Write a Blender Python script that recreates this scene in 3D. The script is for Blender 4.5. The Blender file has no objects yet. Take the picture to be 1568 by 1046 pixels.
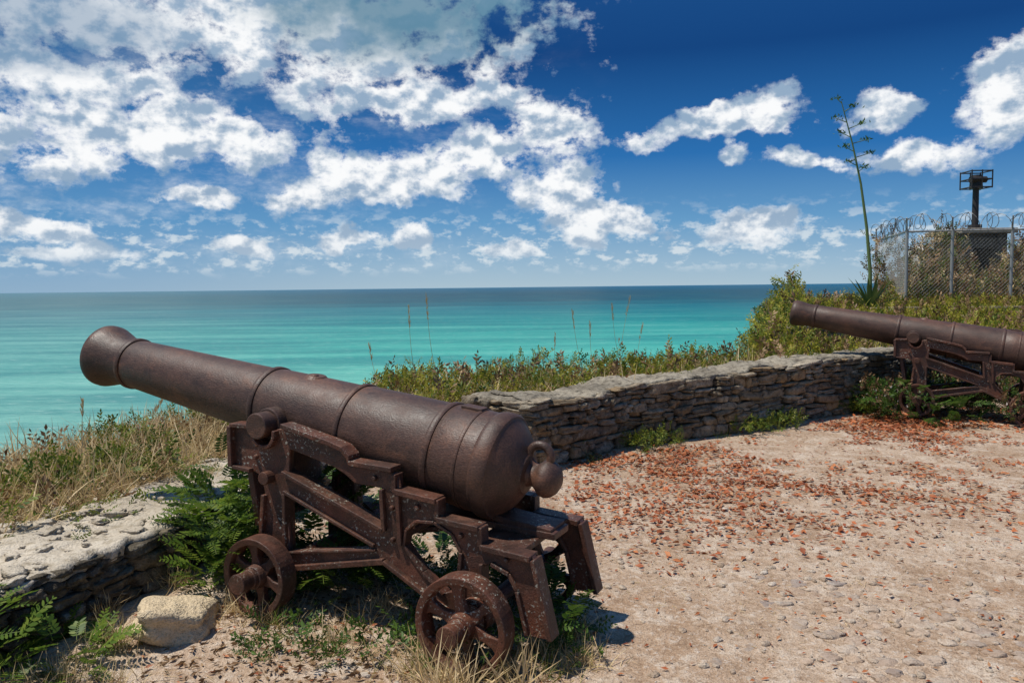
import bpy, bmesh, math, random
import numpy as np
from mathutils import Vector, Matrix, noise as mn
random.seed(7); rng=np.random.default_rng(7)
scene=bpy.context.scene
R=math.radians

# ---------------------------------------------------------------- node helper
class NT:
    def __init__(s,tree): s.t=tree; s.n=tree.nodes; s.l=tree.links
    def set(s,sock,v):
        if isinstance(v,bpy.types.NodeSocket): s.l.new(v,sock)
        elif v is not None:
            if isinstance(v,(tuple,list)) and len(v)==3 and sock.type=='RGBA': v=(*v,1)
            sock.default_value=v
    def math(s,op,a,b=None,c=None,clamp=False):
        n=s.n.new('ShaderNodeMath'); n.operation=op; n.use_clamp=clamp
        s.set(n.inputs[0],a)
        if b is not None: s.set(n.inputs[1],b)
        if c is not None: s.set(n.inputs[2],c)
        return n.outputs[0]
    def vmath(s,op,a,b=None):
        n=s.n.new('ShaderNodeVectorMath'); n.operation=op
        s.set(n.inputs[0],a)
        if b is not None: s.set(n.inputs[1],b)
        return n.outputs['Value'] if op in('LENGTH','DOT_PRODUCT','DISTANCE') else n.outputs[0]
    def mix(s,f,a,b,mode='MIX'):
        n=s.n.new('ShaderNodeMix'); n.data_type='RGBA'; n.blend_type=mode
        s.set(n.inputs[0],f); s.set(n.inputs[6],a); s.set(n.inputs[7],b)
        return n.outputs[2]
    def noise(s,vec,scale,detail=4,rough=.55,dist=0,lac=2.0):
        n=s.n.new('ShaderNodeTexNoise'); s.set(n.inputs['Vector'],vec)
        n.inputs['Scale'].default_value=scale; n.inputs['Detail'].default_value=detail
        n.inputs['Roughness'].default_value=rough; n.inputs['Distortion'].default_value=dist
        n.inputs['Lacunarity'].default_value=lac
        return n.outputs[0]
    def ramp(s,f,stops,interp='LINEAR'):
        n=s.n.new('ShaderNodeValToRGB'); s.set(n.inputs[0],f); cr=n.color_ramp; cr.interpolation=interp
        while len(cr.elements)<len(stops): cr.elements.new(.5)
        for e,(p,c) in zip(cr.elements,stops):
            e.position=p; e.color=(c,c,c,1) if isinstance(c,(int,float)) else (*c,1)
        return n.outputs[0]
    def sstep(s,x,a,b):
        n=s.n.new('ShaderNodeMapRange'); n.interpolation_type='SMOOTHSTEP'
        s.set(n.inputs[0],x); n.inputs[1].default_value=a; n.inputs[2].default_value=b
        return n.outputs[0]
    def mapping(s,vec,scale=(1,1,1),rot=(0,0,0),loc=(0,0,0)):
        n=s.n.new('ShaderNodeMapping'); s.set(n.inputs[0],vec)
        n.inputs['Scale'].default_value=scale; n.inputs['Rotation'].default_value=rot; n.inputs['Location'].default_value=loc
        return n.outputs[0]
    def sep(s,v):
        n=s.n.new('ShaderNodeSeparateXYZ'); s.set(n.inputs[0],v); return n.outputs
    def comb(s,x,y,z=0.0):
        n=s.n.new('ShaderNodeCombineXYZ'); s.set(n.inputs[0],x); s.set(n.inputs[1],y); s.set(n.inputs[2],z); return n.outputs[0]
    def bump(s,h,strength=.5,dist=.01,normal=None):
        n=s.n.new('ShaderNodeBump'); s.set(n.inputs['Height'],h)
        s.set(n.inputs['Strength'],strength); n.inputs['Distance'].default_value=dist
        if normal is not None: s.l.new(normal,n.inputs['Normal'])
        return n.outputs[0]

def newmat(name):
    m=bpy.data.materials.new(name); m.use_nodes=True
    t=NT(m.node_tree); b=t.n['Principled BSDF']
    return m,t,b
def pos(t): return t.n.new('ShaderNodeNewGeometry').outputs['Position']
def objc(t): return t.n.new('ShaderNodeTexCoord').outputs['Object']

def mat_iron(name,dark,mid,red,redamt,lichen=0.0,stretch=(1,1,1),bst=.5):
    m,t,b=newmat(name); o=t.mapping(objc(t),scale=stretch)
    n1=t.noise(o,2.6,5,.65); n2=t.noise(o,17,5,.65); n3=t.noise(o,140,2,.6); n4=t.noise(o,6.5,6,.72)
    c=t.mix(t.ramp(n2,[(.34,0.0),(.66,1.0)]),dark,mid)
    c=t.mix(t.ramp(n1,[(.44,0.0),(.68,redamt)]),c,red)
    c=t.mix(t.ramp(n4,[(.53,0.0),(.64,.6)]),c,(.165,.072,.040))
    c=t.mix(t.ramp(n4,[(.34,.5),(.44,0.0)]),c,tuple(x*.6 for x in dark))
    c=t.mix(t.ramp(n3,[(.36,.45),(.5,0.0)]),c,tuple(x*.45 for x in dark))
    c=t.mix(t.ramp(n3,[(.60,0.0),(.72,.35)]),c,(.18,.11,.08))
    if lichen>0:
        o2=objc(t)
        l=t.noise(o2,60,3,.65); l2=t.noise(o2,3.5,3,.6)
        lm=t.math('MULTIPLY',t.ramp(l,[(.58,0.0),(.63,.9)]),t.ramp(l2,[(.49,0.0),(.60,1.0)]))
        c=t.mix(lm,c,(.36,.35,.29))
    t.set(b.inputs['Base Color'],c)
    t.set(b.inputs['Roughness'],t.ramp(n2,[(.3,.42),(.7,.62)]))
    b.inputs['Metallic'].default_value=.0
    b.inputs['Specular IOR Level'].default_value=.45
    h=t.math('ADD',t.math('MULTIPLY',n2,.5),t.math('ADD',t.math('MULTIPLY',n3,.35),t.math('MULTIPLY',n4,.5)))
    t.set(b.inputs['Normal'],t.bump(h,bst,.008))
    return m

M_barrel=mat_iron('barrel_iron',(.047,.025,.017),(.082,.041,.028),(.112,.050,.031),.7,0,(.6,1,1),.6)
M_carr=mat_iron('carriage_iron',(.038,.019,.013),(.082,.034,.021),(.17,.052,.026),.85,.5,(1,1,1),.8)

def mat_leaf(name,cols,transl=.3,rough=.5,dk=.45):
    m,t,b=newmat(name)
    g=t.n.new('ShaderNodeNewGeometry')
    c=t.ramp(g.outputs['Random Per Island'],[(i/(len(cols)-1),x) for i,x in enumerate(cols)])
    p=t.noise(g.outputs['Position'],1.7,2,.6)
    c=t.mix(t.ramp(p,[(.35,dk),(.6,0.0)]),c,tuple(x*.5 for x in cols[0]),'MIX')
    t.set(b.inputs['Base Color'],c); b.inputs['Roughness'].default_value=rough
    b.inputs['Specular IOR Level'].default_value=.3
    tr=t.n.new('ShaderNodeBsdfTranslucent'); t.set(tr.inputs[0],c)
    mx=t.n.new('ShaderNodeMixShader'); mx.inputs[0].default_value=transl
    t.l.new(b.outputs[0],mx.inputs[1]); t.l.new(tr.outputs[0],mx.inputs[2])
    t.l.new(mx.outputs[0],t.n['Material Output'].inputs[0])
    return m
M_green=mat_leaf('leaf_green',[(.06,.11,.015),(.12,.18,.022),(.21,.25,.03),(.30,.28,.045)],.38)
M_dkgreen=mat_leaf('leaf_dark',[(.04,.09,.016),(.07,.14,.022),(.12,.20,.03)],.38)
M_yel=mat_leaf('leaf_yellow',[(.25,.28,.025),(.40,.38,.035),(.50,.42,.06),(.30,.22,.04)],.38,.5,.3)
M_fern=mat_leaf('leaf_compound',[(.07,.14,.02),(.13,.21,.025),(.22,.28,.04)],.42)
M_dry=mat_leaf('dry_grass',[(.52,.35,.16),(.66,.49,.25),(.72,.56,.33),(.42,.32,.12)],.25,.5,.15)
M_brown=mat_leaf('brown_twigs',[(.16,.085,.04),(.26,.15,.07),(.38,.24,.12)],.15)
M_orange=mat_leaf('fallen_leaf',[(.24,.060,.022),(.44,.12,.04),(.50,.19,.07),(.33,.085,.03),(.48,.28,.14)],.1,.6)
M_white_fl=mat_leaf('flower',[(.6,.55,.5),(.7,.6,.55)],.2)

def mat_stone(name,cols,dark=.5,lich=.3,darkc=(.055,.045,.033),bd=.03):
    m,t,b=newmat(name)
    g=t.n.new('ShaderNodeNewGeometry'); P=g.outputs['Position']
    c=t.ramp(g.outputs['Random Per Island'],[(i/(len(cols)-1),x) for i,x in enumerate(cols)])
    n1=t.noise(P,2.0,4,.6); n2=t.noise(P,16,5,.68); n3=t.noise(P,75,2,.6)
    c=t.mix(t.ramp(n1,[(.42,dark),(.62,0.0)]),c,darkc)
    c=t.mix(t.ramp(n2,[(.36,dark+.2),(.50,0.0)]),c,darkc)
    c=t.mix(t.ramp(n2,[(.56,0.0),(.66,lich)]),c,(.42,.38,.31))
    c=t.mix(t.ramp(n3,[(.36,.4),(.5,0.0)]),c,tuple(x*.7 for x in darkc))
    t.set(b.inputs['Base Color'],c); b.inputs['Roughness'].default_value=.92
    b.inputs['Specular IOR Level'].default_value=.2
    h=t.math('ADD',n2,t.math('MULTIPLY',n3,.35))
    t.set(b.inputs['Normal'],t.bump(h,1.0,bd))
    return m
M_wall=mat_stone('wall_stone',[(.22,.175,.12),(.39,.31,.215),(.29,.215,.13),(.54,.45,.33),(.20,.175,.14),(.43,.29,.15),(.34,.275,.195)],.42,.5)
M_wall2=mat_stone('wall_stone_dark',[(.12,.10,.07),(.20,.16,.11),(.145,.12,.08),(.25,.20,.14)],.6,.45)
M_mortar=mat_stone('mortar',[(.19,.155,.11),(.21,.175,.13)],.5,.2)
M_cap=mat_stone('lime_cap',[(.58,.50,.39),(.63,.55,.44)],.42,.6,(.27,.215,.14),.030)
M_cap2=mat_stone('cap_grey',[(.33,.28,.215),(.38,.33,.25)],.5,.6)
M_rock=mat_stone('limestone_rock',[(.66,.52,.34),(.62,.49,.31)],.0,.2,(.32,.23,.13))

# ---------------------------------------------------------------- mesh helpers
def link(ob,parent=None):
    scene.collection.objects.link(ob)
    if parent: ob.parent=parent
    return ob
def empty(name,loc=(0,0,0),rz=0):
    e=bpy.data.objects.new(name,None); e.location=loc; e.rotation_euler=(0,0,rz); link(e); return e
def mesh_np(name,V,loops,sizes,mat,parent=None,smooth=False):
    me=bpy.data.meshes.new(name)
    V=np.asarray(V,dtype=np.float32); loops=np.asarray(loops,dtype=np.int32); sizes=np.asarray(sizes,dtype=np.int32)
    me.vertices.add(len(V)); me.vertices.foreach_set('co',V.ravel())
    me.loops.add(len(loops)); me.loops.foreach_set('vertex_index',loops)
    me.polygons.add(len(sizes)); st=np.concatenate([[0],np.cumsum(sizes)[:-1]]).astype(np.int32)
    me.polygons.foreach_set('loop_start',st)
    me.update(calc_edges=True); me.validate()
    if smooth: me.polygons.foreach_set('use_smooth',[True]*len(me.polygons))
    me.materials.append(mat)
    return link(bpy.data.objects.new(name,me),parent)
def inst(tmpl,T,P):
    tv,tf=tmpl; tv=np.asarray(tv,float); n=len(P)
    V=(np.einsum('nij,vj->nvi',T,tv)+np.asarray(P)[:,None,:]).reshape(-1,3)
    lp=np.concatenate([np.array(f) for f in tf]); sz=np.array([len(f) for f in tf])
    L=(lp[None,:]+(np.arange(n)*len(tv))[:,None]).ravel()
    return V,L,np.tile(sz,n)
def merge(parts):
    off=0;Vs=[];Ls=[];Ss=[]
    for V,L,S in parts:
        Vs.append(V);Ls.append(L+off);Ss.append(S);off+=len(V)
    return np.concatenate(Vs),np.concatenate(Ls),np.concatenate(Ss)
def rots(n,tilt=(0,.6),scale=(.8,1.2),dirs=None,roll=math.pi):
    """template +X is mapped to a random heading; tilt = elevation of +X above horizontal"""
    yaw=rng.uniform(0,2*math.pi,n) if dirs is None else dirs
    el=rng.uniform(tilt[0],tilt[1],n); rl=rng.uniform(-roll,roll,n); s=rng.uniform(scale[0],scale[1],n)
    cy,sy,ce,se,cr,sr=np.cos(yaw),np.sin(yaw),np.cos(el),np.sin(el),np.cos(rl),np.sin(rl)
    X=np.stack([cy*ce,sy*ce,se],1); Y0=np.stack([-sy,cy,0*cy],1); Z0=np.cross(X,Y0)
    Y=Y0*cr[:,None]+Z0*sr[:,None]; Z=np.cross(X,Y)
    return np.stack([X,Y,Z],2)*s[:,None,None]

T_leaf=([(0,0,0),(.4,.2,.07),(1,0,-.06),(.4,-.2,.07)],[(0,1,2),(0,2,3)])
def t_sprig(n=10,leaf=.28,L=1.0,w=.42,seed=0):
    r=random.Random(seed); V=[];F=[]
    def stem(a,b,w0):
        i=len(V); V.extend([(a[0],a[1]-w0,a[2]),(a[0],a[1]+w0,a[2]),(b[0],b[1]+w0*.5,b[2]),(b[0],b[1]-w0*.5,b[2])]); F.append((i,i+1,i+2,i+3))
    stem((0,0,0),(L*.5,0,.03),.012); stem((L*.5,0,.03),(L,0,0),.008)
    for k in range(n):
        x=L*(.15+.85*k/(n-1)); a=(k%2*2-1)*r.uniform(.5,1.2); e=r.uniform(-.3,.7)
        if k==n-1: a=0
        d=Vector((math.cos(a)*math.cos(e),math.sin(a)*math.cos(e),math.sin(e))); s=leaf*r.uniform(.7,1.25)
        sd=d.cross(Vector((0,0,1))).normalized()*s*w*.5; up=Vector((0,0,1))*s*.07; o=Vector((x,0,.03*(1-x)))
        i=len(V); V.extend([tuple(o),tuple(o+d*s*.45+sd+up),tuple(o+d*s-up),tuple(o+d*s*.45-sd+up)])
        F.extend([(i,i+1,i+2),(i,i+2,i+3)])
    return V,F
SPR=[t_sprig(seed=i,n=8+i) for i in range(4)]
def t_comp(pairs=10,droop=.35,seed=0):
    r=random.Random(seed);V=[];F=[]
    def pt(u): return Vector((u,0,.25*u-droop*u*u))
    for k in range(5):
        a=pt(k/5);b=pt((k+1)/5);i=len(V);w=.008
        V.extend([(a.x,-w,a.z),(a.x,w,a.z),(b.x,w,b.z),(b.x,-w,b.z)]);F.append((i,i+1,i+2,i+3))
    for k in range(pairs):
        u=.14+.84*k/(pairs-1); o=pt(u); s=.24*math.sin(math.pi*(.25+.65*u))+.04
        for sg in(-1,1):
            a=sg*r.uniform(.95,1.25); d=Vector((math.cos(a),math.sin(a),r.uniform(-.25,.15))).normalized()
            sd=Vector((-d.y,d.x,0))*s*.17
            i=len(V);V.extend([tuple(o),tuple(o+d*s*.35+sd),tuple(o+d*s*.75+sd*.8),tuple(o+d*s),tuple(o+d*s*.75-sd*.8),tuple(o+d*s*.35-sd)])
            F.extend([(i,i+1,i+2,i+3),(i,i+3,i+4,i+5)])
    return V,F
COMP=[t_comp(9+i,.3+.12*i,i) for i in range(3)]
def t_blade(bend=.4,w=.02):
    V=[];F=[];n=4
    for k in range(n):
        u=k/n; V.extend([(u,-w*(1-u*.7),-bend*u*u),(u,w*(1-u*.7),-bend*u*u)])
    V.append((1,0,-bend))
    for k in range(n-1): F.append((2*k,2*k+1,2*k+3,2*k+2))
    F.append((2*n-2,2*n-1,2*n))
    return V,F
BLD=[t_blade(b,w) for b,w in((.15,.014),(.4,.017),(.75,.019))]
def scatter(name,tmpls,P,mat,tilt=(0,.6),scale=(.1,.2),parent=None,roll=math.pi,dirs=None):
    P=np.asarray(P); parts=[]; idx=rng.integers(0,len(tmpls),len(P))
    for k,tm in enumerate(tmpls):
        q=P[idx==k]
        if len(q): parts.append(inst(tm,rots(len(q),tilt,scale,None if dirs is None else dirs[idx==k],roll),q))
    V,L,S=merge(parts); return mesh_np(name,V,L,S,mat,parent)

# ---------------------------------------------------------------- terrain
F=[(-4.2,-3),(-3.2,1.0),(-2.7,2.5),(-2.5,3.1),(-2.3,3.54),(-2.15,3.95),(-1.97,4.4),(-1.87,5.1),(-1.6,6.0),(-1.1,7.0),(-.45,7.7),(1.16,8.27),(2.65,9.07),(4.5,10.35),(5.4,11.0),(7.5,11.6),(14,12.2),(40,13)]
def sdist(x,y):
    best=1e9;sg=1
    for (ax,ay),(bx,by) in zip(F[:-1],F[1:]):
        dx,dy=bx-ax,by-ay; u=((x-ax)*dx+(y-ay)*dy)/(dx*dx+dy*dy); u=min(1,max(0,u))
        ex,ey=x-ax-u*dx,y-ay-u*dy; d=ex*ex+ey*ey
        if d<best: best=d; sg=1 if dx*ey-dy*ex>0 else -1
    return sg*math.sqrt(best)
def ss(a,b,x):
    t=min(1,max(0,(x-a)/(b-a))); return t*t*(3-2*t)
def fb(x,y,s,o=3):
    return mn.fractal(Vector((x*s,y*s,3.3)),.9,2.0,o)
def hz(x,y,d=None):
    if d is None: d=sdist(x,y)
    if d<0:
        z=-.06+.012*fb(x,y,1.1)+.007*fb(x,y,7,2)
        z+=.07*ss(-.9,0,d)*(1 if x<0 else .6)
        z+=.05*ss(3.4,4.4,y)*ss(.6,-1.2,x)
        return z
    m=ss(.29,.36,x/y) if y>1 else 0
    e=2.4+m*16+.5*fb(x,y,.5)
    z=-.03+.36*ss(.1,.35,d)+m*min(.85,.075*max(0,y-11.5))+.06*fb(x,y,.9)*ss(.4,1,d)
    if d>e: z-=min(18,(d-e)*1.4+.3*(d-e)**2)
    return z
def axis_lines(lo,a,b,hi,fine,coarse):
    L=list(np.arange(a,b,fine)); x=b;s=fine
    while x<hi: L.append(x); s=min(coarse,s*1.25); x+=s
    L.append(hi); x=a;s=fine;pre=[]
    while x>lo: s=min(coarse,s*1.25); x-=s; pre.append(x)
    return pre[::-1]+L
xs=axis_lines(-30,-3.2,6.5,60,.06,3); ys=axis_lines(-12,1.8,12,60,.06,3)
V=[];dd=[]
for y in ys:
    for x in xs:
        d=sdist(x,y); dd.append(d); V.append((x,y,hz(x,y,d)))
nx,ny=len(xs),len(ys)
I=np.arange((nx-1)*(ny-1)); a=(I//(nx-1))*nx+I%(nx-1)
quads=np.stack([a,a+1,a+nx+1,a+nx],1)
M_ground,t,b=newmat('sandy_ground')
P=pos(t); px,py,pz=t.sep(P)
n0=t.noise(P,.9,4,.6); n1=t.noise(P,5,5,.68); n2=t.noise(P,28,4,.7); n3=t.noise(P,120,2,.6)
c=t.mix(t.ramp(n0,[(.38,0.0),(.6,1.0)]),(.40,.265,.17),(.52,.385,.275))
c=t.mix(t.ramp(n1,[(.5,0.0),(.62,.75)]),c,(.62,.51,.40))
c=t.mix(t.ramp(n1,[(.32,.65),(.46,0.0)]),c,(.28,.175,.105))
c=t.mix(t.ramp(n2,[(.34,.75),(.47,0.0)]),c,(.22,.135,.08))
c=t.mix(t.ramp(n2,[(.56,0.0),(.64,.6)]),c,(.64,.55,.46))
c=t.mix(t.ramp(n3,[(.35,.45),(.5,0.0)]),c,(.15,.10,.065))
c=t.mix(t.ramp(n3,[(.58,0.0),(.66,.4)]),c,(.62,.53,.43))
t.set(b.inputs['Base Color'],c); b.inputs['Roughness'].default_value=.95; b.inputs['Specular IOR Level'].default_value=.15
h=t.math('ADD',t.math('MULTIPLY',n1,.8),t.math('ADD',t.math('MULTIPLY',n2,.5),t.math('MULTIPLY',n3,.22)))
t.set(b.inputs['Normal'],t.bump(h,1.0,.04))
M_soil,t,b=newmat('grassy_soil')
P=pos(t); n1=t.noise(P,1.3,4,.6); n2=t.noise(P,20,4,.7)
c=t.mix(t.ramp(n1,[(.4,0.0),(.6,1.0)]),(.20,.16,.06),(.38,.28,.14))
c=t.mix(t.ramp(n2,[(.38,.8),(.55,0.0)]),c,(.09,.075,.03))
t.set(b.inputs['Base Color'],c); b.inputs['Roughness'].default_value=1
t.set(b.inputs['Normal'],t.bump(n2,1,.05))
gnd=mesh_np('ground',V,quads.ravel(),np.full(len(quads),4),M_ground,smooth=True)
gnd.data.materials.append(M_soil)
dd=np.array(dd); gnd.data.polygons.foreach_set('material_index',(dd[quads].mean(1)>.2).astype(np.int32))

# ---------------------------------------------------------------- sea
M_sea,t,b=newmat('sea_water')
P=pos(t); x,y,z=t.sep(P)
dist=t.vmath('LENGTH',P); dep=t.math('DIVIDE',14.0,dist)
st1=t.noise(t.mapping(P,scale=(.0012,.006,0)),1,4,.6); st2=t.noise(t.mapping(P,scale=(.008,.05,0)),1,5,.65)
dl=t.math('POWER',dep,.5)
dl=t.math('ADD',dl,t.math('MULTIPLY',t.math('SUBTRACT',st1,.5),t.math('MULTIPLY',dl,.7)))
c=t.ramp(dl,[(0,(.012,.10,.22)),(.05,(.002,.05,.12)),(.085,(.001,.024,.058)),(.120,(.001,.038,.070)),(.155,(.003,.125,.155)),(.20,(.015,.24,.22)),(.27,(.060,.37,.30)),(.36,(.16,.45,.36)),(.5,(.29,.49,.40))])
lat=t.math('DIVIDE',x,dist)
c=t.mix(t.math('MULTIPLY',t.sstep(lat,-.1,-.55),.40),c,(.22,.34,.32))
c=t.mix(t.ramp(st2,[(.40,.5),(.54,0.0)]),c,(.005,.12,.145))
c=t.mix(t.ramp(st2,[(.54,0.0),(.70,.30)]),c,(.28,.55,.46))
w1=t.noise(t.mapping(P,scale=(.25,.7,0)),1,5,.68)
c=t.mix(t.ramp(w1,[(.38,.4),(.5,0.0)]),c,(.03,.20,.20))
c=t.mix(t.ramp(w1,[(.58,0.0),(.68,.4)]),c,(.52,.64,.58))
t.set(b.inputs['Base Color'],c); b.inputs['Roughness'].default_value=.4; b.inputs['Specular IOR Level'].default_value=.05
t.set(b.inputs['Normal'],t.bump(w1,t.math('DIVIDE',80.0,dist,clamp=True),.8))
S=60000
sea=mesh_np('sea',[(-S,-S,-14),(S,-S,-14),(S,S,-14),(-S,S,-14)],[0,1,2,3],[4],M_sea)

# ---------------------------------------------------------------- walls
def cube_template(n=4):
    bm=bmesh.new(); bmesh.ops.create_cube(bm,size=2); bmesh.ops.subdivide_edges(bm,edges=bm.edges[:],cuts=n-1,use_grid_fill=True)
    bm.verts.index_update(); V=[v.co.copy() for v in bm.verts]; Fc=[tuple(v.index for v in f.verts) for f in bm.faces]; bm.free(); return V,Fc
CT=cube_template(5)
def stone_verts(center,ax,ay,az,hx,hy,hzv,rough=.12,pw=5.0):
    out=[]; off=Vector((random.uniform(0,99),random.uniform(0,99),random.uniform(0,99)))
    for v in CT[0]:
        l=(abs(v.x)**pw+abs(v.y)**pw+abs(v.z)**pw)**(1/pw); q=v/l
        nz=mn.noise_vector(q*1.1+off)*rough+mn.noise_vector(q*3+off)*rough*.55
        q=Vector((q.x+nz.x,q.y+nz.y,q.z+nz.z))
        out.append(center+ax*(q.x*hx)+ay*(q.y*hy)+az*(q.z*hzv))
    return out
def stones_obj(name,items,mat,parent,smooth=True):
    V=[];L=[];S=[]
    for it in items:
        o=len(V); V.extend(stone_verts(*it))
        for f in CT[1]: L.extend([o+i for i in f]); S.append(4)
    return mesh_np(name,[tuple(v) for v in V],L,S,mat,parent,smooth)
UP=Vector((0,0,1))
def wall_face(poly,z0,z1,ch=(.06,.13),cw=(.12,.42)):
    items=[]; fz=z1 if callable(z1) else (lambda x,y:z1)
    for (a,b) in zip(poly[:-1],poly[1:]):
        A=Vector((*a,0));B=Vector((*b,0));D=(B-A);Ln=D.length;D.normalize();N=Vector((D.y,-D.x,0))
        z=z0
        while z<fz(*a)+.05:
            h=random.uniform(*ch); x=-random.uniform(0,.1)
            while x<Ln:
                w=random.uniform(*cw)*(.5+.6*random.random())
                if x+w>Ln: w=max(.06,Ln-x+.02)
                m=A+D*(x+w/2); top=fz(m.x,m.y)
                hs=[h]
                if h>.085 and random.random()<.4: k=random.uniform(.35,.6); hs=[h*k,h*(1-k)]
                zz=z
                for hh in hs:
                    z2=min(zz+hh,top)
                    if z2-zz>.02:
                        c=m+UP*((zz+z2)/2+random.uniform(-.010,.010))+N*random.uniform(-.075,-.030)
                        tw=random.uniform(-.11,.11); yw=random.uniform(-.07,.07)
                        ax=(D+UP*tw+N*yw).normalized()
                        items.append((c,ax,N,(UP-D*tw).normalized(),w/2*random.uniform(.93,1.0),.09,(z2-zz)/2*random.uniform(.92,1.08),random.uniform(.2,.45),random.choice((4,6,12))))
                    zz+=hh
                x+=w
            z+=h
    return items
def slab(name,poly,th,z0,zt,mat,parent,inset=.05,nz=.03,over=0.0,jg=.03,hf=.45):
    fz=zt if callable(zt) else (lambda x,y:zt)
    pts=[]
    for i,(a,b) in enumerate(zip(poly[:-1],poly[1:])):
        n=max(1,int(math.dist(a,b)/.03))
        for k in range(n): pts.append((a[0]+(b[0]-a[0])*k/n,a[1]+(b[1]-a[1])*k/n))
    pts.append(poly[-1]); m=23; V=[]
    N=[]
    for i in range(len(pts)):
        lo=max(0,i-7);hi=min(len(pts)-1,i+7); d=Vector((pts[hi][0]-pts[lo][0],pts[hi][1]-pts[lo][1],0)).normalized(); N.append(Vector((-d.y,d.x,0)))
    for p,nn in zip(pts,N):
        row=[]; top=fz(*p)
        for j in range(m+2):
            jag=jg*fb(p[0]*2,p[1]*2,3.5,4)*(1 if nz else 0)
            if j==0: u=inset+.01+jag; z=z0(p[0],p[1]) if callable(z0) else z0
            elif j==m+1: u=th; z=z0(p[0],p[1]) if callable(z0) else z0
            else:
                u=inset+(th-inset)*((j-1)/(m-1)); z=top+nz*fb(p[0]+nn.x*u,p[1]+nn.y*u,2.2,5)+nz*hf*fb(p[0]+nn.x*u,p[1]+nn.y*u,9,4)
                if j in(1,m): z-=.015
                if j==1: u+=jag-over
                elif j<5: u+=jag*(1-j/5)
            row.append((p[0]+nn.x*u,p[1]+nn.y*u,z))
        V.extend(row)
    w=m+2; n=len(pts); L=[]
    for i in range(n-1):
        for j in range(w-1): a=i*w+j; L.extend([a,a+w,a+w+1,a+1])
    return mesh_np(name,V,L,[4]*(len(L)//4),mat,parent,True)
lw=empty('low_stone_wall')
LP=[(-3.2,1.0),(-2.7,2.5),(-2.5,3.1),(-2.3,3.54),(-2.15,3.95),(-1.97,4.4),(-1.87,5.1),(-1.6,6.0),(-1.1,7.0),(-.5,7.6)]
stones_obj('face_stones',wall_face(LP,-.1,.35,(.05,.11),(.1,.34)),M_wall2,lw)
slab('core',LP,.7,-.2,.31,M_mortar,lw,inset=.035,nz=.01)
slab('lime_cap',LP,.80,.30,.36,M_cap,lw,inset=.0,nz=.036,over=.012,jg=.08,hf=.30)
its=[]
for k in range(210):
    i=random.randint(2,7); u=random.random(); a=LP[i];b2=LP[i+1]; D=Vector((b2[0]-a[0],b2[1]-a[1],0)); nn=Vector((-D.y,D.x,0)).normalized()
    q=Vector((a[0],a[1],0))+D*u+nn*(.86-.84*random.random()**1.6); s=random.choice((.006,.008,.01,.012,.015,.02,.03,.045)); an=random.uniform(0,6.3)
    its.append((q+UP*(.362+s*.1),Vector((math.cos(an),math.sin(an),random.uniform(-.15,.15))),Vector((-math.sin(an),math.cos(an),random.uniform(-.15,.15))),UP,s*1.5,s,s*.5,.5,5))
stones_obj('loose_stones',its,M_cap,lw)
hw=empty('stone_parapet_wall')
HP=[(-.45,7.75),(.2,7.35),(1.16,8.27),(2.65,9.07),(4.5,10.35),(5.4,11.0),(7.5,11.6),(12,12.0)]
hpz=lambda x,y: .60+.11*ss(0,4,x)+.045*fb(x,y,1.1,3)
stones_obj('face_stones',wall_face(HP,-.12,hpz,(.045,.13),(.10,.50)),M_wall,hw)
slab('core',HP[1:],.6,-.2,lambda x,y:hpz(x,y)-.03,M_mortar,hw,inset=.045,nz=.01)
slab('worn_cap',HP[1:],.62,lambda x,y:hpz(x,y)-.03,lambda x,y:hpz(x,y)+.012,M_cap2,hw,inset=.015,nz=.035,over=.0)
slab('end_core',[(-.45,7.75),(.16,7.38),(.5,7.7)],.45,-.2,.56,M_mortar,hw,inset=.05,nz=.01)
slab('end_cap',[(-.45,7.75),(.16,7.38),(.5,7.7)],.5,.56,.62,M_cap2,hw,inset=0.01,nz=.03)
# limestone rock
bm=bmesh.new(); bmesh.ops.create_icosphere(bm,subdivisions=4,radius=1)
for v in bm.verts:
    c0=v.co.copy(); q=c0.copy(); l=(abs(q.x)**6+abs(q.y)**6+abs(q.z)**6)**(1/6); q/=l
    q+=q.normalized()*(.30*mn.fractal(c0*1.1+Vector((5,2,1)),.7,2.1,6)); q.z-=.35*q.x; q.x+=.25*q.y; q.z=min(q.z,.9-.3*q.x+.06*mn.noise(c0*6))
    v.co=Vector((q.x*.17,q.y*.14,q.z*.095))
me=bpy.data.meshes.new('limestone_rock'); bm.to_mesh(me); bm.free(); me.materials.append(M_rock)
for p in me.polygons: p.use_smooth=True
rk=link(bpy.data.objects.new('limestone_rock',me)); rk.location=(-1.70,3.85,.05); rk.rotation_euler=(0,.1,.5)
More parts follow.
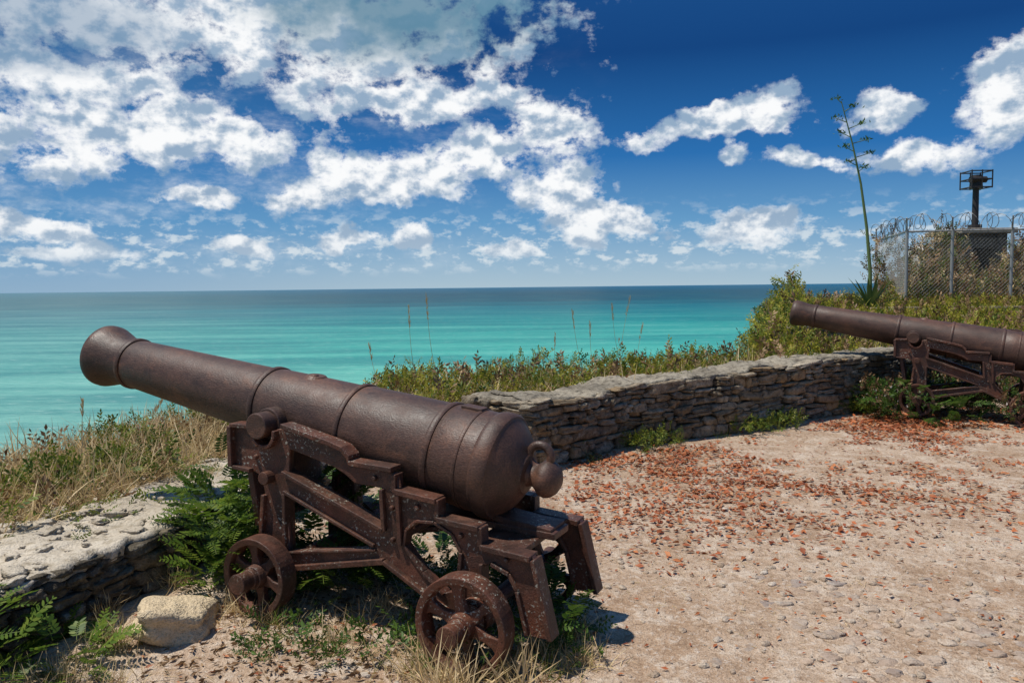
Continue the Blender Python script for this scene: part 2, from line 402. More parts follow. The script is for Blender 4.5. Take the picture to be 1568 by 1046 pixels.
# worn cobbles, mostly sunk in the ground on the right
its=[]; M_cob=mat_stone('cobble',[(.42,.31,.225),(.52,.40,.30),(.33,.27,.225),(.56,.45,.35),(.46,.34,.25),(.29,.25,.23),(.50,.37,.27)],.3,.55,(.27,.175,.11),.02)
y=1.9
while y<6.4:
    x=.2; row=random.random()*.12
    while x<5.4:
        X=x+row+random.uniform(-.025,.025);Y=y+random.uniform(-.022,.022)+.05*math.sin(X*1.3)
        dens=ss(.35,1.5,X-.30*(Y-2.5))*ss(6.4,4.2,Y)*ss(-.45,.25,fb(X+2,Y,.9,3)+.10)
        if random.random()<dens*.80:
            an=random.uniform(-.6,.6)+.25; s=random.uniform(.028,.052)
            sink=.012*ss(1.0,.3,dens)+random.uniform(.002,.011)
            its.append((Vector((X,Y,hz(X,Y)-sink)),Vector((math.cos(an),math.sin(an),random.uniform(-.08,.08))).normalized(),Vector((-math.sin(an),math.cos(an),random.uniform(-.08,.08))).normalized(),UP,s*random.uniform(1,1.5),s,random.uniform(.013,.018),.42,random.choice((2.5,3.2,4.0))))
        x+=.112
    y+=.095
stones_obj('cobbles',its,M_cob,None)

# ---------------------------------------------------------------- cannon
def bm_cyl(bm,p0,p1,r0,r1=None,seg=20):
    r1=r0 if r1 is None else r1; p0=Vector(p0);p1=Vector(p1);d=(p1-p0); q=d.to_track_quat('Z','Y').to_matrix().to_4x4()
    bmesh.ops.create_cone(bm,cap_ends=True,segments=seg,radius1=r0,radius2=r1,depth=d.length,matrix=Matrix.Translation((p0+p1)/2)@q)
jit=[0]
def bm_prism(bm,pts,y0,y1):
    jit[0]+=1; e=.0006*(jit[0]%9); y0-=e;y1+=e
    A=[bm.verts.new((x,y0,z)) for x,z in pts]; B=[bm.verts.new((x,y1,z)) for x,z in pts]
    n=len(pts); bm.faces.new(A); bm.faces.new(B[::-1])
    for i in range(n): bm.faces.new((A[i],B[i],B[(i+1)%n],A[(i+1)%n]))
def ribbon(bm,path,t,y0,y1):
    n=len(path);up=[];dn=[]
    for i,(x,z) in enumerate(path):
        a=Vector(path[max(0,i-1)]);b=Vector(path[min(n-1,i+1)]);d=(b-a).normalized();nn=Vector((-d.y,d.x))
        up.append((x,z)); dn.append((x-nn.x*t,z-nn.y*t))
    bm_prism(bm,up+dn[::-1],y0,y1)
def finish(bm,name,mat,parent,bevel=0,smooth=False):
    bmesh.ops.recalc_face_normals(bm,faces=bm.faces[:])
    me=bpy.data.meshes.new(name); bm.to_mesh(me); bm.free(); me.materials.append(mat)
    ob=link(bpy.data.objects.new(name,me),parent)
    if smooth:
        for p in me.polygons: p.use_smooth=True
    if bevel:
        m=ob.modifiers.new('b','BEVEL'); m.width=bevel; m.segments=2; m.limit_method='ANGLE'; m.angle_limit=R(35)
    return ob
def spin_profile(name,prof,mat,parent,seg=96):
    V=[];L=[]
    n=len(prof)
    for x,r in prof:
        for k in range(seg):
            a=2*math.pi*k/seg; V.append((x,r*math.cos(a),r*math.sin(a)))
    S=[]
    for i in range(n-1):
        for k in range(seg):
            k2=(k+1)%seg; L.extend([i*seg+k,i*seg+k2,(i+1)*seg+k2,(i+1)*seg+k]);S.append(4)
    ob=mesh_np(name,V,L,S,mat,parent,True)
    bm=bmesh.new();bm.from_mesh(ob.data);bmesh.ops.remove_doubles(bm,verts=bm.verts[:],dist=.0004);bmesh.ops.recalc_face_normals(bm,faces=bm.faces[:]);bm.to_mesh(ob.data);bm.free()
    ob.data.set_sharp_from_angle(angle=R(40))
    return ob
def ringp(x,r,w,h):
    return [(x-w/2,r),(x-w/2,r+h*.6),(x-w*.25,r+h),(x+w*.25,r+h),(x+w/2,r+h*.6),(x+w/2,r)]
def build_cannon(loc,rz,Lc,swell,elev=9.3):
    root=empty('cannon',loc,rz)
    bar=bpy.data.objects.new('barrel_pivot',None); link(bar,root); bar.location=(0,0,.80); bar.rotation_euler=(0,-R(elev),0)
    pr=[(-.425,.0),(-.42,.035),(-.40,.065),(-.37,.085),(-.335,.095),(-.30,.090),(-.27,.07),(-.25,.058),(-.225,.055),(-.205,.065),(-.195,.10),(-.185,.105),(-.175,.12),(-.15,.155),(-.12,.19),(-.08,.225),(-.045,.248),(-.04,.262),(-.02,.272),(.035,.273),(.055,.267),(.062,.259)]
    pr=[(x*.76 if x<0 else x,r) for x,r in pr]
    pr+=[(.13,.258)]+ringp(.145,.257,.02,.005)+[(.30,.252)]+ringp(.32,.250,.035,.011)+[(.345,.249),(.60,.242),(.86,.232)]+ringp(.885,.230,.03,.011)
    pr+=[(.905,.225),(1.2,.215),(1.48,.203)]+ringp(1.51,.201,.035,.011)
    ma=Lc-.31
    pr+=[(1.53,.197)]+[(1.53+(ma-1.53)*u,.197-.042*u) for u in(.25,.5,.75,.97)]+ringp(ma,.153,.035,.013)
    s=swell
    pr+=[(ma+.03,.154),(ma+.08,.155),(ma+.14,.160+.006*s),(ma+.20,.166+.018*s),(ma+.25,.168+.029*s),(ma+.28,.166+.031*s),(Lc-.015,.160+.026*s),(Lc,.150+.02*s),(Lc+.004,.135),(Lc+.004,.085),(Lc-.01,.078),(Lc-.8,.078),(Lc-.8,.0)]
    spin_profile('barrel',pr,M_barrel,bar)
    bm=bmesh.new(); bm_cyl(bm,(1.30,-.365,-.035),(1.30,.365,-.035),.070,seg=40); bm_cyl(bm,(1.30,-.275,-.035),(1.30,.275,-.035),.085,seg=40); finish(bm,'trunnions',M_barrel,bar,.006,False)
    bpy.ops.mesh.primitive_torus_add(major_radius=.058,minor_radius=.021,major_segments=32,minor_segments=14)
    lo=bpy.context.object; lo.name='breeching_loop'; lo.rotation_euler=(R(90),0,0); lo.location=(-.195,0,.100); lo.parent=bar; lo.data.materials.append(M_barrel)
    for p in lo.data.polygons:p.use_smooth=True
    bm=bmesh.new(); bm_prism(bm,[(.14,.245),(.14,.270),(.26,.266),(.26,.245)],-.035,.035); bm_cyl(bm,(1.22,0,.200),(1.22,0,.222),.07,.05,24); bm_cyl(bm,(1.22,.02,.21),(1.22,.02,.229),.03,.02,12)
    finish(bm,'vent_patch_and_crest',M_barrel,bar,.004)
    car=bpy.data.objects.new('carriage',None); link(car,root)
    outer=[(1.50,.955),(1.43,.97),(1.37,.96),(1.335,.95),(1.325,.90),(1.29,.868),(1.25,.862),(1.21,.875),(1.185,.91),(1.18,.955),(1.14,.962),(.82,.893),(.745,.87),(.705,.835),(.69,.802),(.44,.790),(.425,.775),(.42,.712),(.19,.685),(.18,.600),(-.04,.582),(-.05,.500),(-.30,.478),(-.325,.455),(-.395,.11),(-.285,.11),(-.235,.30),(-.19,.39),(-.10,.425),(-.05,.40),(-.06,.08),(.09,.08),(.12,.15),(.50,.345),(1.13,.215),(1.14,.13),(1.32,.13),(1.30,.40),(1.275,.60),(1.30,.70),(1.40,.74),(1.50,.74)]
    holes=[[(.08,.26),(.065,.45),(.11,.53),(.21,.575),(.31,.57),(.37,.52),(.385,.44),(.28,.32),(.16,.23)],
           [(1.13,.30),(1.135,.62),(.58,.415),(.60,.395)],
           [(1.10,.865),(.82,.80),(.74,.765),(.68,.725),(.51,.715),(.50,.50),(1.12,.725)]]
    for sy in(1,-1):
        cu=bpy.data.curves.new('cheek','CURVE'); cu.dimensions='2D'; cu.fill_mode='BOTH'; cu.extrude=.014; cu.bevel_depth=.005; cu.bevel_resolution=1
        for ring in [outer]+holes:
            sp=cu.splines.new('POLY'); sp.points.add(len(ring)-1); sp.use_cyclic_u=True
            for p,(x,z) in zip(sp.points,ring): p.co=(x,z,0,1)
        ob=bpy.data.objects.new('cheek',cu); scene.collection.objects.link(ob); bpy.context.view_layer.update()
        me=bpy.data.meshes.new_from_object(ob.evaluated_get(bpy.context.evaluated_depsgraph_get())); bpy.data.objects.remove(ob)
        me.materials.clear(); me.materials.append(M_carr)
        ck=link(bpy.data.objects.new('cheek',me),car); ck.rotation_euler=(R(90),0,0); ck.location=(0,.30*sy,0)
        bm=bmesh.new(); y0,y1=.30*sy-.045,.30*sy+.045
        ribbon(bm,[(1.14,.972),(.82,.903),(.75,.882),(.712,.848),(.698,.812),(.44,.800)][::-1],-.026,y0,y1)
        for (x0,z0,x1,z1) in((.425,.722,.19,.697),(.185,.610,-.04,.592),(-.048,.508,-.305,.486)):
            bm_prism(bm,[(x0,z0),(x1,z1),(x1,z1-.028),(x0,z0-.028)],y0,y1)
        for (x0,za,zb) in((.432,.79,.70),(.188,.69,.59),(-.044,.585,.49)):
            bm_prism(bm,[(x0-.012,za),(x0+.012,za),(x0+.012,zb),(x0-.012,zb)],y0+.012,y1-.012)
        def strip(p,q,t=.024,ys=0.0):
            p=Vector(p);q=Vector(q);d=(q-p).normalized();nn=Vector((-d.y,d.x))*t/2
            bm_prism(bm,[tuple(p+nn),tuple(q+nn),tuple(q-nn),tuple(p-nn)],y0+ys,y1-ys)
        strip((-.315,.47),(-.40,.11),.024); strip((-.28,.11),(-.232,.31),.02,.008); strip((-.232,.31),(-.19,.385),.02,.012); strip((-.19,.385),(-.10,.42),.02,.008)
        strip((-.045,.41),(-.055,.08),.02,.012); strip((.06,.45),(.078,.25),.02,.01)
        strip((1.14,.735),(.50,.505),.022); strip((1.14,.63),(.56,.415),.018,.01); strip((.12,.145),(.50,.345),.022)
        strip((.50,.345),(1.14,.213),.03); strip((.55,.395),(1.13,.30),.014,.01)
        strip((1.275,.60),(1.30,.38)); strip((1.30,.38),(1.325,.13),.026); strip((1.14,.30),(1.135,.62),.02,.006)
        strip((1.50,.96),(1.50,.735),.028,-.004); strip((1.49,.735),(1.36,.725),.022); strip((.505,.71),(.495,.50),.022,.004); strip((.41,.70),(.40,.44),.022,.006)
        ah=[(.065,.45),(.11,.53),(.21,.575),(.31,.57),(.37,.52),(.385,.44),(.28,.32),(.16,.23)]
        for p,q in zip(ah[:-1],ah[1:]): strip(p,q,.016,.016)
        sd=[(1.335,.95),(1.325,.90),(1.29,.868),(1.25,.862),(1.21,.875),(1.185,.91),(1.18,.955)]
        for p,q in zip(sd[:-1],sd[1:]): strip(p,q,.02,-.006)
        strip((1.50,.965),(1.36,.965),.022)
        for bx,bz in((.30,.64),(.06,.53),(-.18,.45),(.55,.76),(.45,.46),(1.33,.80),(1.22,.70),(.45,.62)):
            bm_cyl(bm,(bx,.30*sy+sy*.012,bz),(bx,.30*sy+sy*.04,bz),.016,.012,8)
        bm_cyl(bm,(1.24,.30*sy-.06,.70),(1.24,.30*sy+.075,.70),.035,.035,16)
        bm_cyl(bm,(-.01,.30*sy-.05,.16),(-.01,.30*sy+.06,.16),.085,.085,20)
        bm_cyl(bm,(1.23,.30*sy-.05,.20),(1.23,.30*sy+.06,.20),.08,.08,20)
        finish(bm,'cheek_flanges',M_carr,car,.004)
    bm=bmesh.new()
    bm_cyl(bm,(1.23,-.58,.20),(1.23,.58,.20),.042); bm_cyl(bm,(-.01,-.58,.16),(-.01,.58,.16),.042)
    bm_prism(bm,[(1.36,.40),(1.40,.40),(1.46,.80),(1.42,.80)],-.275,.275)
    bm_prism(bm,[(.02,.475),(.02,.505),(-.24,.49),(-.24,.46)],-.27,.27)
    bm_prism(bm,[(.5,.53),(.5,.565),(-.32,.52),(-.32,.485)],-.09,.09)
    bm_prism(bm,[(-.30,.50),(-.30,.535),(.05,.58),(.05,.545)],-.085,.085)
    bm_prism(bm,[(.47,.44),(.53,.44),(.53,.52),(.47,.52)],-.27,.27)
    bm_cyl(bm,(.45,-.30,.46),(.45,.30,.46),.025)
    finish(bm,'axles_and_transoms',M_carr,car,.005)
    for wx,wz,wr in((1.23,.20,.205),(-.01,.155,.235)):
        for sy in(1,-1):
            bm=bmesh.new(); yc=.43*sy; seg=48
            sec=[(wr-.035,-.05),(wr,-.055),(wr,.055),(wr-.035,.05),(wr-.042,.012),(wr-.042,-.012)]
            rows=[[bm.verts.new((wx+r*math.cos(2*math.pi*k/seg),yc+dy,wz+r*math.sin(2*math.pi*k/seg))) for r,dy in sec] for k in range(seg)]
            for k in range(seg):
                A=rows[k];B=rows[(k+1)%seg]
                for j in range(len(sec)): bm.faces.new((A[j],A[(j+1)%len(sec)],B[(j+1)%len(sec)],B[j]))
            for k in range(6):
                a=2*math.pi*k/6+.35; ca,sa=math.cos(a),math.sin(a)
                def P2(r,o): return (wx+ca*r-sa*o,wz+sa*r+ca*o)
                bm_prism(bm,[P2(.05,-.034),P2(wr*.5,-.020),P2(wr-.06,-.028),P2(wr-.03,-.06),P2(wr-.03,.06),P2(wr-.06,.028),P2(wr*.5,.020),P2(.05,.034)],yc-.014,yc+.014)
            bm_cyl(bm,(wx,yc-.06*sy,wz),(wx,yc+.06*sy,wz),.075,.06,28); bm_cyl(bm,(wx,yc+.055*sy,wz),(wx,yc+.085*sy,wz),.052,.052,24)
            bm_cyl(bm,(wx,yc+.08*sy,wz),(wx,yc+.165*sy,wz),.046,.054,24)
            finish(bm,'truck_wheel',M_carr,car,.005)
    return root
build_cannon((-.055,3.9,0),R(154),2.99,1.15)
build_cannon((6.46,9.74,0),R(151),2.88,.35,10.0)

# ---------------------------------------------------------------- vegetation
def sample(n,xr,yr,cond):
    out=[]
    tries=0
    while len(out)<n and tries<n*60:
        tries+=1
        x=random.uniform(*xr);y=random.uniform(*yr);d=sdist(x,y)
        if cond(x,y,d): out.append((x,y,hz(x,y,d)))
    return np.array(out)
P=sample(15000,(-7,-1.0),(2.2,8.5),lambda x,y,d:.74<d<3.1 and fb(x,y,1.2)>-.55+random.uniform(-.3,.1))
scatter('dry_grass',BLD,P,M_dry,(.5,1.5),(.10,.31))
P=sample(900,(-4,-1.6),(2.6,6.2),lambda x,y,d:.35<d<.85 and fb(x,y,2.6)>.30-.45*(d-.35)/.5); P[:,2]=.365
scatter('cap_dry_grass',BLD,P,M_dry,(.2,1.4),(.05,.16))
P=sample(150,(-4,-1.6),(2.6,6.2),lambda x,y,d:.25<d<.85 and fb(x+3,y,2.2)>.2); P[:,2]=.368
scatter('cap_creeper',SPR,P,M_green,(0,.8),(.05,.12))
P=sample(1500,(-7,-1.0),(2.2,8.5),lambda x,y,d:.65<d<3 and fb(x+9,y,1.1)>.12)
P[:,2]+=rng.uniform(0,.16,len(P)); scatter('green_slope_shrubs',SPR,P,M_green,(.1,1.3),(.08,.18))
P=sample(500,(-7,-1.5),(2.2,8.5),lambda x,y,d:.7<d<2.6)
P[:,2]+=.01; scatter('brown_brush',SPR,P,M_brown,(0,1.2),(.1,.26))
def hedge_pts(n,xr,yr,cond,hgt):
    P=sample(n,xr,yr,cond)
    for p in P:
        k=hgt(p[0],p[1])*(.6+.9*fb(p[0]+3,p[1],1.3,3)); p[2]+=max(.04,k)*random.random()**.6
    return P
P=hedge_pts(7000,(-1.6,6.5),(7.2,14.5),lambda x,y,d:.45<d<2.6 and x/y<.5,lambda x,y:.38)
k=rng.random(len(P)); scatter('green_shrub',SPR,P[k<.42],M_green,(.2,1.5),(.09,.20))
scatter('yellow_shrub',SPR,P[(k>=.42)&(k<.90)],M_yel,(.2,1.5),(.08,.18)); scatter('brown_shrub_twigs',SPR,P[k>=.90],M_brown,(.4,1.5),(.12,.3))
P=sample(4500,(-1.4,7),(7.2,14),lambda x,y,d:.38<d<2.2); scatter('parapet_grass',BLD,P,M_dry,(.8,1.5),(.15,.45))
def hill_h(x,y):
    r=x/y
    return .20+.95*math.exp(-((r-.36)/.022)**2)*math.exp(-((y-15)/3.0)**2)+.3*math.exp(-((r-.33)/.03)**2)
P=hedge_pts(8500,(3.8,20),(11.6,22),lambda x,y,d:d>.6 and x/y>.30 and x/y<.72 and (x-9.15)**2+(y-19.3)**2>1.2,hill_h)
k=rng.random(len(P)); scatter('hill_shrub',SPR,P[k<.35],M_green,(.2,1.5),(.13,.30))
scatter('hill_yellow_shrub',SPR,P[(k>=.35)&(k<.90)],M_yel,(.2,1.5),(.13,.30)); scatter('hill_brown_brush',SPR,P[k>=.90],M_brown,(.4,1.5),(.2,.4))
P=sample(7000,(4,20),(12,22),lambda x,y,d:d>.6 and x/y>.31); scatter('hill_grass',BLD,P,M_yel,(.7,1.5),(.15,.42))
P=sample(5200,(10.9,18),(21.1,24.3),lambda x,y,d:True)
for p in P: p[2]+=random.random()**.7*(.45+1.9*max(0,fb(p[0]+1,p[1],.5,3)+.30))
k=rng.random(len(P)); scatter('fenced_brush',SPR,P[k<.40],M_brown,(.3,1.5),(.2,.45)); scatter('fenced_dry_brush',SPR,P[(k>=.40)&(k<.58)],M_dry,(.3,1.5),(.2,.4)); scatter('fenced_vine',SPR,P[k>=.58],M_green,(.2,1.5),(.2,.36))
def comp_plant(name,c,r,h,n,sc,mat=M_fern):
    P=[];D=[]
    for i in range(n):
        a=random.uniform(0,6.28);q=random.random()**.5; x=c[0]+math.cos(a)*q*r;y=c[1]+math.sin(a)*q*r
        P.append((x,y,hz(x,y,-.5)*1+random.random()*h*(1-.5*q))); D.append(a+random.uniform(-.9,.9))
    return scatter(name,COMP,P,mat,(-.1,1.0),sc,roll=.5,dirs=np.array(D))
comp_plant('acacia_seedling',(-1.72,4.62),.24,.84,130,(.13,.25))
comp_plant('acacia_seedling',(-1.50,4.45),.20,.70,90,(.12,.22))
comp_plant('acacia_seedling',(-1.64,4.25),.15,.58,45,(.12,.22))
comp_plant('acacia_seedling',(-1.15,4.70),.38,.62,150,(.12,.24),M_dkgreen)
comp_plant('acacia_seedling',(-.95,4.30),.22,.40,60,(.10,.20))
comp_plant('acacia_seedling',(-2.36,3.30),.26,.50,60,(.13,.24))
comp_plant('acacia_seedling',(-2.12,3.50),.22,.14,40,(.12,.22))
comp_plant('acacia_seedling',(.05,3.85),.28,.28,70,(.10,.20),M_dkgreen)
comp_plant('acacia_seedling',(-.5,4.5),.35,.24,60,(.12,.22),M_dkgreen)
comp_plant('acacia_seedling',(5.3,10.2),.8,.5,140,(.16,.30),M_dkgreen)
def tuft(cs,n,mat,name,sc=(.06,.16)):
    P=[]
    for (x,y,r) in cs:
        for i in range(n):
            a=random.uniform(0,6.28);q=random.gauss(0,.5)*r; X=x+math.cos(a)*q;Y=y+math.sin(a)*q; P.append((X,Y,hz(X,Y)))
    return scatter(name,BLD,P,mat,(.3,1.45),sc)
cs=[(-.25,3.35,.22),(-.45,3.5,.25),(-.05,3.45,.2),(.12,3.65,.22),(.28,3.85,.2),(-.9,3.75,.3),(-1.25,3.95,.25),(-1.95,3.7,.2),(-2.0,3.35,.22),(-1.75,3.3,.2),(-1.5,4.05,.2),(.3,3.55,.15),(-.7,4.1,.3),(-1.9,4.3,.2),(-2.1,3.9,.12),(-2.1,3.15,.25),(-.30,3.2,.12)]
tuft(cs,150,M_dry,'dry_weeds'); tuft(cs[:9]+[(1.4,8.1,.3),(2.4,8.8,.3),(.8,7.7,.2),(.25,3.6,.2),(.15,3.45,.15)],60,M_green,'green_weeds',(.05,.13))
tuft([(-.34,3.22,.07),(-.22,3.18,.06),(.02,3.22,.08)],60,M_dry,'tall_dry_weeds',(.15,.32))
P=sample(420,(-1.3,.4),(3.5,4.7),lambda x,y,d:fb(x,y,2)>0); P[:,2]+=rng.uniform(0,.06,len(P)); scatter('ground_creeper',SPR,P,M_dkgreen,(0,.9),(.06,.15))
P=sample(2200,(-1.7,.2),(3.2,4.9),lambda x,y,d:d<-.05); scatter('leaf_litter',[T_leaf],P+np.array([0,0,.008]),M_brown,(-.1,.3),(.02,.05))
P=sample(420,(.6,6),(7.6,11),lambda x,y,d:-.3<d<-.04 and fb(x,y,1.5)>-.02); P[:,2]+=rng.uniform(0,.12,len(P)); scatter('wall_base_weeds',SPR,P,M_green,(.1,1.2),(.07,.16))
P=sample(3400,(4.5,9),(8.9,11.7),lambda x,y,d:d<-.05 and y>9.4-.25*(x-6) and fb(x,y,1.1)>-.25)
P[:,2]+=rng.random(len(P))**.8*.38; k=rng.random(len(P))
scatter('flowering_weeds',SPR,P[k<.65],M_dkgreen,(.2,1.5),(.09,.2)); scatter('weed_stems',SPR,P[k>=.65],M_brown,(.4,1.5),(.1,.22))
scatter('weed_flowers',[T_leaf],P[::3]+np.array([0,0,.06]),M_white_fl,(0,1.5),(.025,.05))
# fallen leaves
def lf(x,y):
    s=sdist(x,y)
    core=max(0,.30+.55*fb(x+4,y,.55,3)+.4*fb(x,y,2.4,3))
    return (ss(-3.9,-1.8,s)*.92+.08*ss(-6.5,-3,s))*ss(-.02,-.5,s)*core
P=sample(12500,(.3,8.5),(4.0,10.8),lambda x,y,d:d<-.05 and random.random()<lf(x,y)*ss(4.0,6.8,y+.25*x-.5))
scatter('fallen_leaves',[T_leaf,([(0,0,0),(.35,.25,.14),(1,0,.05),(.45,-.28,.10)],[(0,1,2),(0,2,3)])],P+np.array([0,0,.010]),M_orange,(-.15,.4),(.03,.075),roll=.7)
P=sample(2300,(-2,5),(2.2,9),lambda x,y,d:d<-.05)
scatter('scattered_leaves',[T_leaf],P+np.array([0,0,.01]),M_orange,(-.15,.4),(.02,.045),roll=.8)
P=sample(3500,(-2.3,5),(2.2,8),lambda x,y,d:d<-.02 and fb(x,y,1.4)>-.1)
scatter('dead_straw',BLD,P+np.array([0,0,.006]),M_dry,(-.02,.12),(.03,.12),roll=.3)
its=[]
for k in range(2400):
    x=random.uniform(-2.0,4.5);y=2.2+5.5*random.random()**1.4
    if sdist(x,y)>-.05: continue
    s=random.choice((.004,.005,.006,.006,.008,.01,.014,.02)); an=random.uniform(0,6.3)
    its.append((Vector((x,y,hz(x,y)+s*.1)),Vector((math.cos(an),math.sin(an),0)),Vector((-math.sin(an),math.cos(an),0)),UP,s*1.4,s,s*.6,.25,3))
CT=cube_template(2); stones_obj('gravel',its,mat_stone('pebble',[(.36,.26,.18),(.54,.44,.34),(.44,.33,.24),(.6,.51,.42)],0,.2),None); CT=cube_template(4)
def stalk(name,base,tip,mat,head=.2,w=.0035,sag=.05):
    base=Vector(base);tip=Vector(tip);V=[];L=[];S=[];n=12;side=Vector((1,.2,0)).normalized()
    pts=[]
    for k in range(n+1):
        u=k/n; pts.append(base.lerp(tip,u)+Vector((sag*math.sin(u*math.pi)*(-1),0,0)))
    for k in range(n):
        for sv in(side,Vector((-.2,1,0))):
            i=len(V);w0=w*(1-.6*k/n);V+= [pts[k]-sv*w0,pts[k]+sv*w0,pts[k+1]+sv*w0*.9,pts[k+1]-sv*w0*.9];L+=[i,i+1,i+2,i+3];S.append(4)
    for k in range(34):
        u=1-head*random.random(); q=base.lerp(tip,u)+Vector((sag*math.sin(u*math.pi)*(-1),0,0)); a=random.uniform(0,6.28); d=Vector((math.cos(a)*.3,math.sin(a)*.3,1)).normalized()*random.uniform(.03,.06)
        i=len(V);V+=[q,q+d*.5+side*.003,q+d,q+d*.5-side*.003];L+=[i,i+1,i+2,i+3];S.append(4)
    return mesh_np(name,[tuple(v) for v in V],L,S,mat)
for b,tp in (((-.95,8.5,.3),(-1.1,8.4,1.5)),((-.70,8.4,.3),(-.9,8.3,1.62)),((1.0,9.4,.3),(.72,9.3,1.40)),((1.5,9.9,.3),(1.25,9.8,1.5)),((1.35,9.8,.3),(1.47,9.7,1.55)),((1.1,9.5,.3),(.95,9.5,1.25)),((1.6,9.9,.3),(1.66,9.9,1.2)),((-3.6,5.4,.3),(-4.0,5.5,.95)),((-3.0,5.6,.3),(-3.15,5.7,.9)),((-1.2,8.1,.3),(-1.5,8.2,1.1)),((.6,9.1,.3),(.5,9.0,1.15)),((-2.9,5.9,.3),(-2.7,6,.85)),((-3.9,5.9,.3),(-4.1,6,.9))):
    stalk('grass_seed_stalk',b,tp,M_dry)
# ---------------------------------------------------------------- century plant
ag=empty('century_plant',(0,0,0))
pts=[Vector(p) for p in((9.15,20,.95),(9.13,20,2.0),(9.02,20,3.1),(8.85,20,4.2),(8.62,20,5.2),(8.32,20,6.25))]
bm=bmesh.new()
for k,(a,b_) in enumerate(zip(pts[:-1],pts[1:])): bm_cyl(bm,a,b_,.055-.009*k,.055-.009*(k+1),10)
tips=[]
for u,dx in((.99,-.12),(.95,.2),(.9,-.25),(.87,.3),(.83,-.2),(.80,.42),(.76,-.22),(.73,.38),(.69,-.15),(.66,.2)):
    f=u*5;i=min(4,int(f));q=pts[i].lerp(pts[i+1],f-i);e=q+Vector((dx,random.uniform(-.2,.2),.12)); bm_cyl(bm,q,e,.012,.008,6); tips.append(e)
mk,t_,b_=newmat('agave_stalk'); b_.inputs['Base Color'].default_value=(.13,.17,.05,1); finish(bm,'stalk',mk,ag)
P=np.concatenate([np.array(e)+rng.normal(0,1,(24,3))*np.array([.065,.05,.022]) for e in tips]); scatter('pods',[T_leaf],P,M_dkgreen,(0,1.4),(.06,.11),ag)
V=[];L=[];S=[]
for k in range(40):
    a=random.uniform(0,6.28);el=random.uniform(.1,1.35);ln=random.uniform(.8,1.2);h=Vector((math.cos(a),math.sin(a),0));sd=Vector((-h.y,h.x,0))
    for j in range(6):
        u=j/5;q=Vector((9.15,20,1.0))+h*math.cos(el)*ln*u+UP*(math.sin(el)*ln*u-.15*u*u);w=.07*(1-u)**.7+.002
        V+=[q-sd*w+UP*w*.4,q,q+sd*w+UP*w*.4]
        if j: o=len(V)-6; L+=[o,o+1,o+4,o+3,o+1,o+2,o+5,o+4];S+=[4,4]
mesh_np('leaves',[tuple(v) for v in V],L,S,mat_leaf('agave_leaf',[(.09,.15,.05),(.16,.20,.07)],.1),ag)
# ---------------------------------------------------------------- fenced compound
M_galv,t,b=newmat('galvanised_steel'); b.inputs['Base Color'].default_value=(.30,.30,.29,1); b.inputs['Roughness'].default_value=.5; b.inputs['Metallic'].default_value=.2
fe=empty('chain_link_fence'); FP=[(11.6,25),(10.55,21.0),(11.65,20.8),(13.1,20.6),(14.8,20.5),(17,20.4)]; fz0,fz1=1.0,3.05
bm=bmesh.new()
for (x,y) in FP:
    bm_cyl(bm,(x,y,.8),(x,y,fz1+.05),.04,.04,10); bm_cyl(bm,(x,y,fz1),(x-.12,y-.2,fz1+.35),.02,.02,6)
for a,b_ in zip(FP[:-1],FP[1:]): bm_cyl(bm,(*a,fz1),(*b_,fz1),.025,.025,8); bm_cyl(bm,(*a,fz0+.1),(*b_,fz0+.1),.012,.012,6)
finish(bm,'posts_and_rails',M_galv,fe)
bm=bmesh.new()
def wire(p,q,r=.005):
    p=Vector(p);q=Vector(q);d=(q-p).normalized();s=d.cross(Vector((.3,.9,.2))).normalized()*r;s2=d.cross(s).normalized()*r
    A=[bm.verts.new(p+o) for o in(s,-s*.5+s2*.87,-s*.5-s2*.87)];B=[bm.verts.new(q+o) for o in(s,-s*.5+s2*.87,-s*.5-s2*.87)]
    for i in range(3): bm.faces.new((A[i],A[(i+1)%3],B[(i+1)%3],B[i]))
H=fz1-fz0
for a,b_ in zip(FP[:-1],FP[1:]):
    Ln=math.dist(a,b_); n=int((Ln+H)/.1)
    for k in range(n):
        for sg in(1,-1):
            u0=k*.1-H if sg==1 else k*.1
            u1=u0+sg*H; du=u1-u0; t0=(0-u0)/du;t1=(Ln-u0)/du
            if t0>t1:t0,t1=t1,t0
            ta=max(0,t0);tb=min(1,t1)
            if ta<tb:
                f=lambda u:(a[0]+(b_[0]-a[0])*u/Ln,a[1]+(b_[1]-a[1])*u/Ln)
                wire((*f(u0+du*ta),fz0+H*ta),(*f(u0+du*tb),fz0+H*tb),.0035)
finish(bm,'chain_link_mesh',M_galv,fe)
bm=bmesh.new()
for a,b_ in zip(FP[:-1],FP[1:]):
    Ln=math.dist(a,b_); n=int(Ln/.02); prev=None
    for k in range(n+1):
        s=k*.02; an=s/.22*2*math.pi; x=a[0]+(b_[0]-a[0])*s/Ln;y=a[1]+(b_[1]-a[1])*s/Ln
        q=(x+.22*math.sin(an*.37),y-.08+.2*math.cos(an),fz1+.22+.2*math.sin(an)+.04*math.sin(s*3))
        if prev: wire(prev,q,.009)
        prev=q
M_razor,t,b=newmat('razor_wire_steel'); b.inputs['Base Color'].default_value=(.12,.115,.11,1); b.inputs['Roughness'].default_value=.5
finish(bm,'razor_wire_coil',M_razor,fe)
M_conc=mat_stone('old_concrete',[(.25,.21,.165),(.28,.235,.18)],.5,.3)
M_roof=mat_stone('roof_concrete',[(.42,.37,.30),(.46,.40,.32)],.2,.3)
sh=empty('concrete_blockhouse'); bm=bmesh.new()
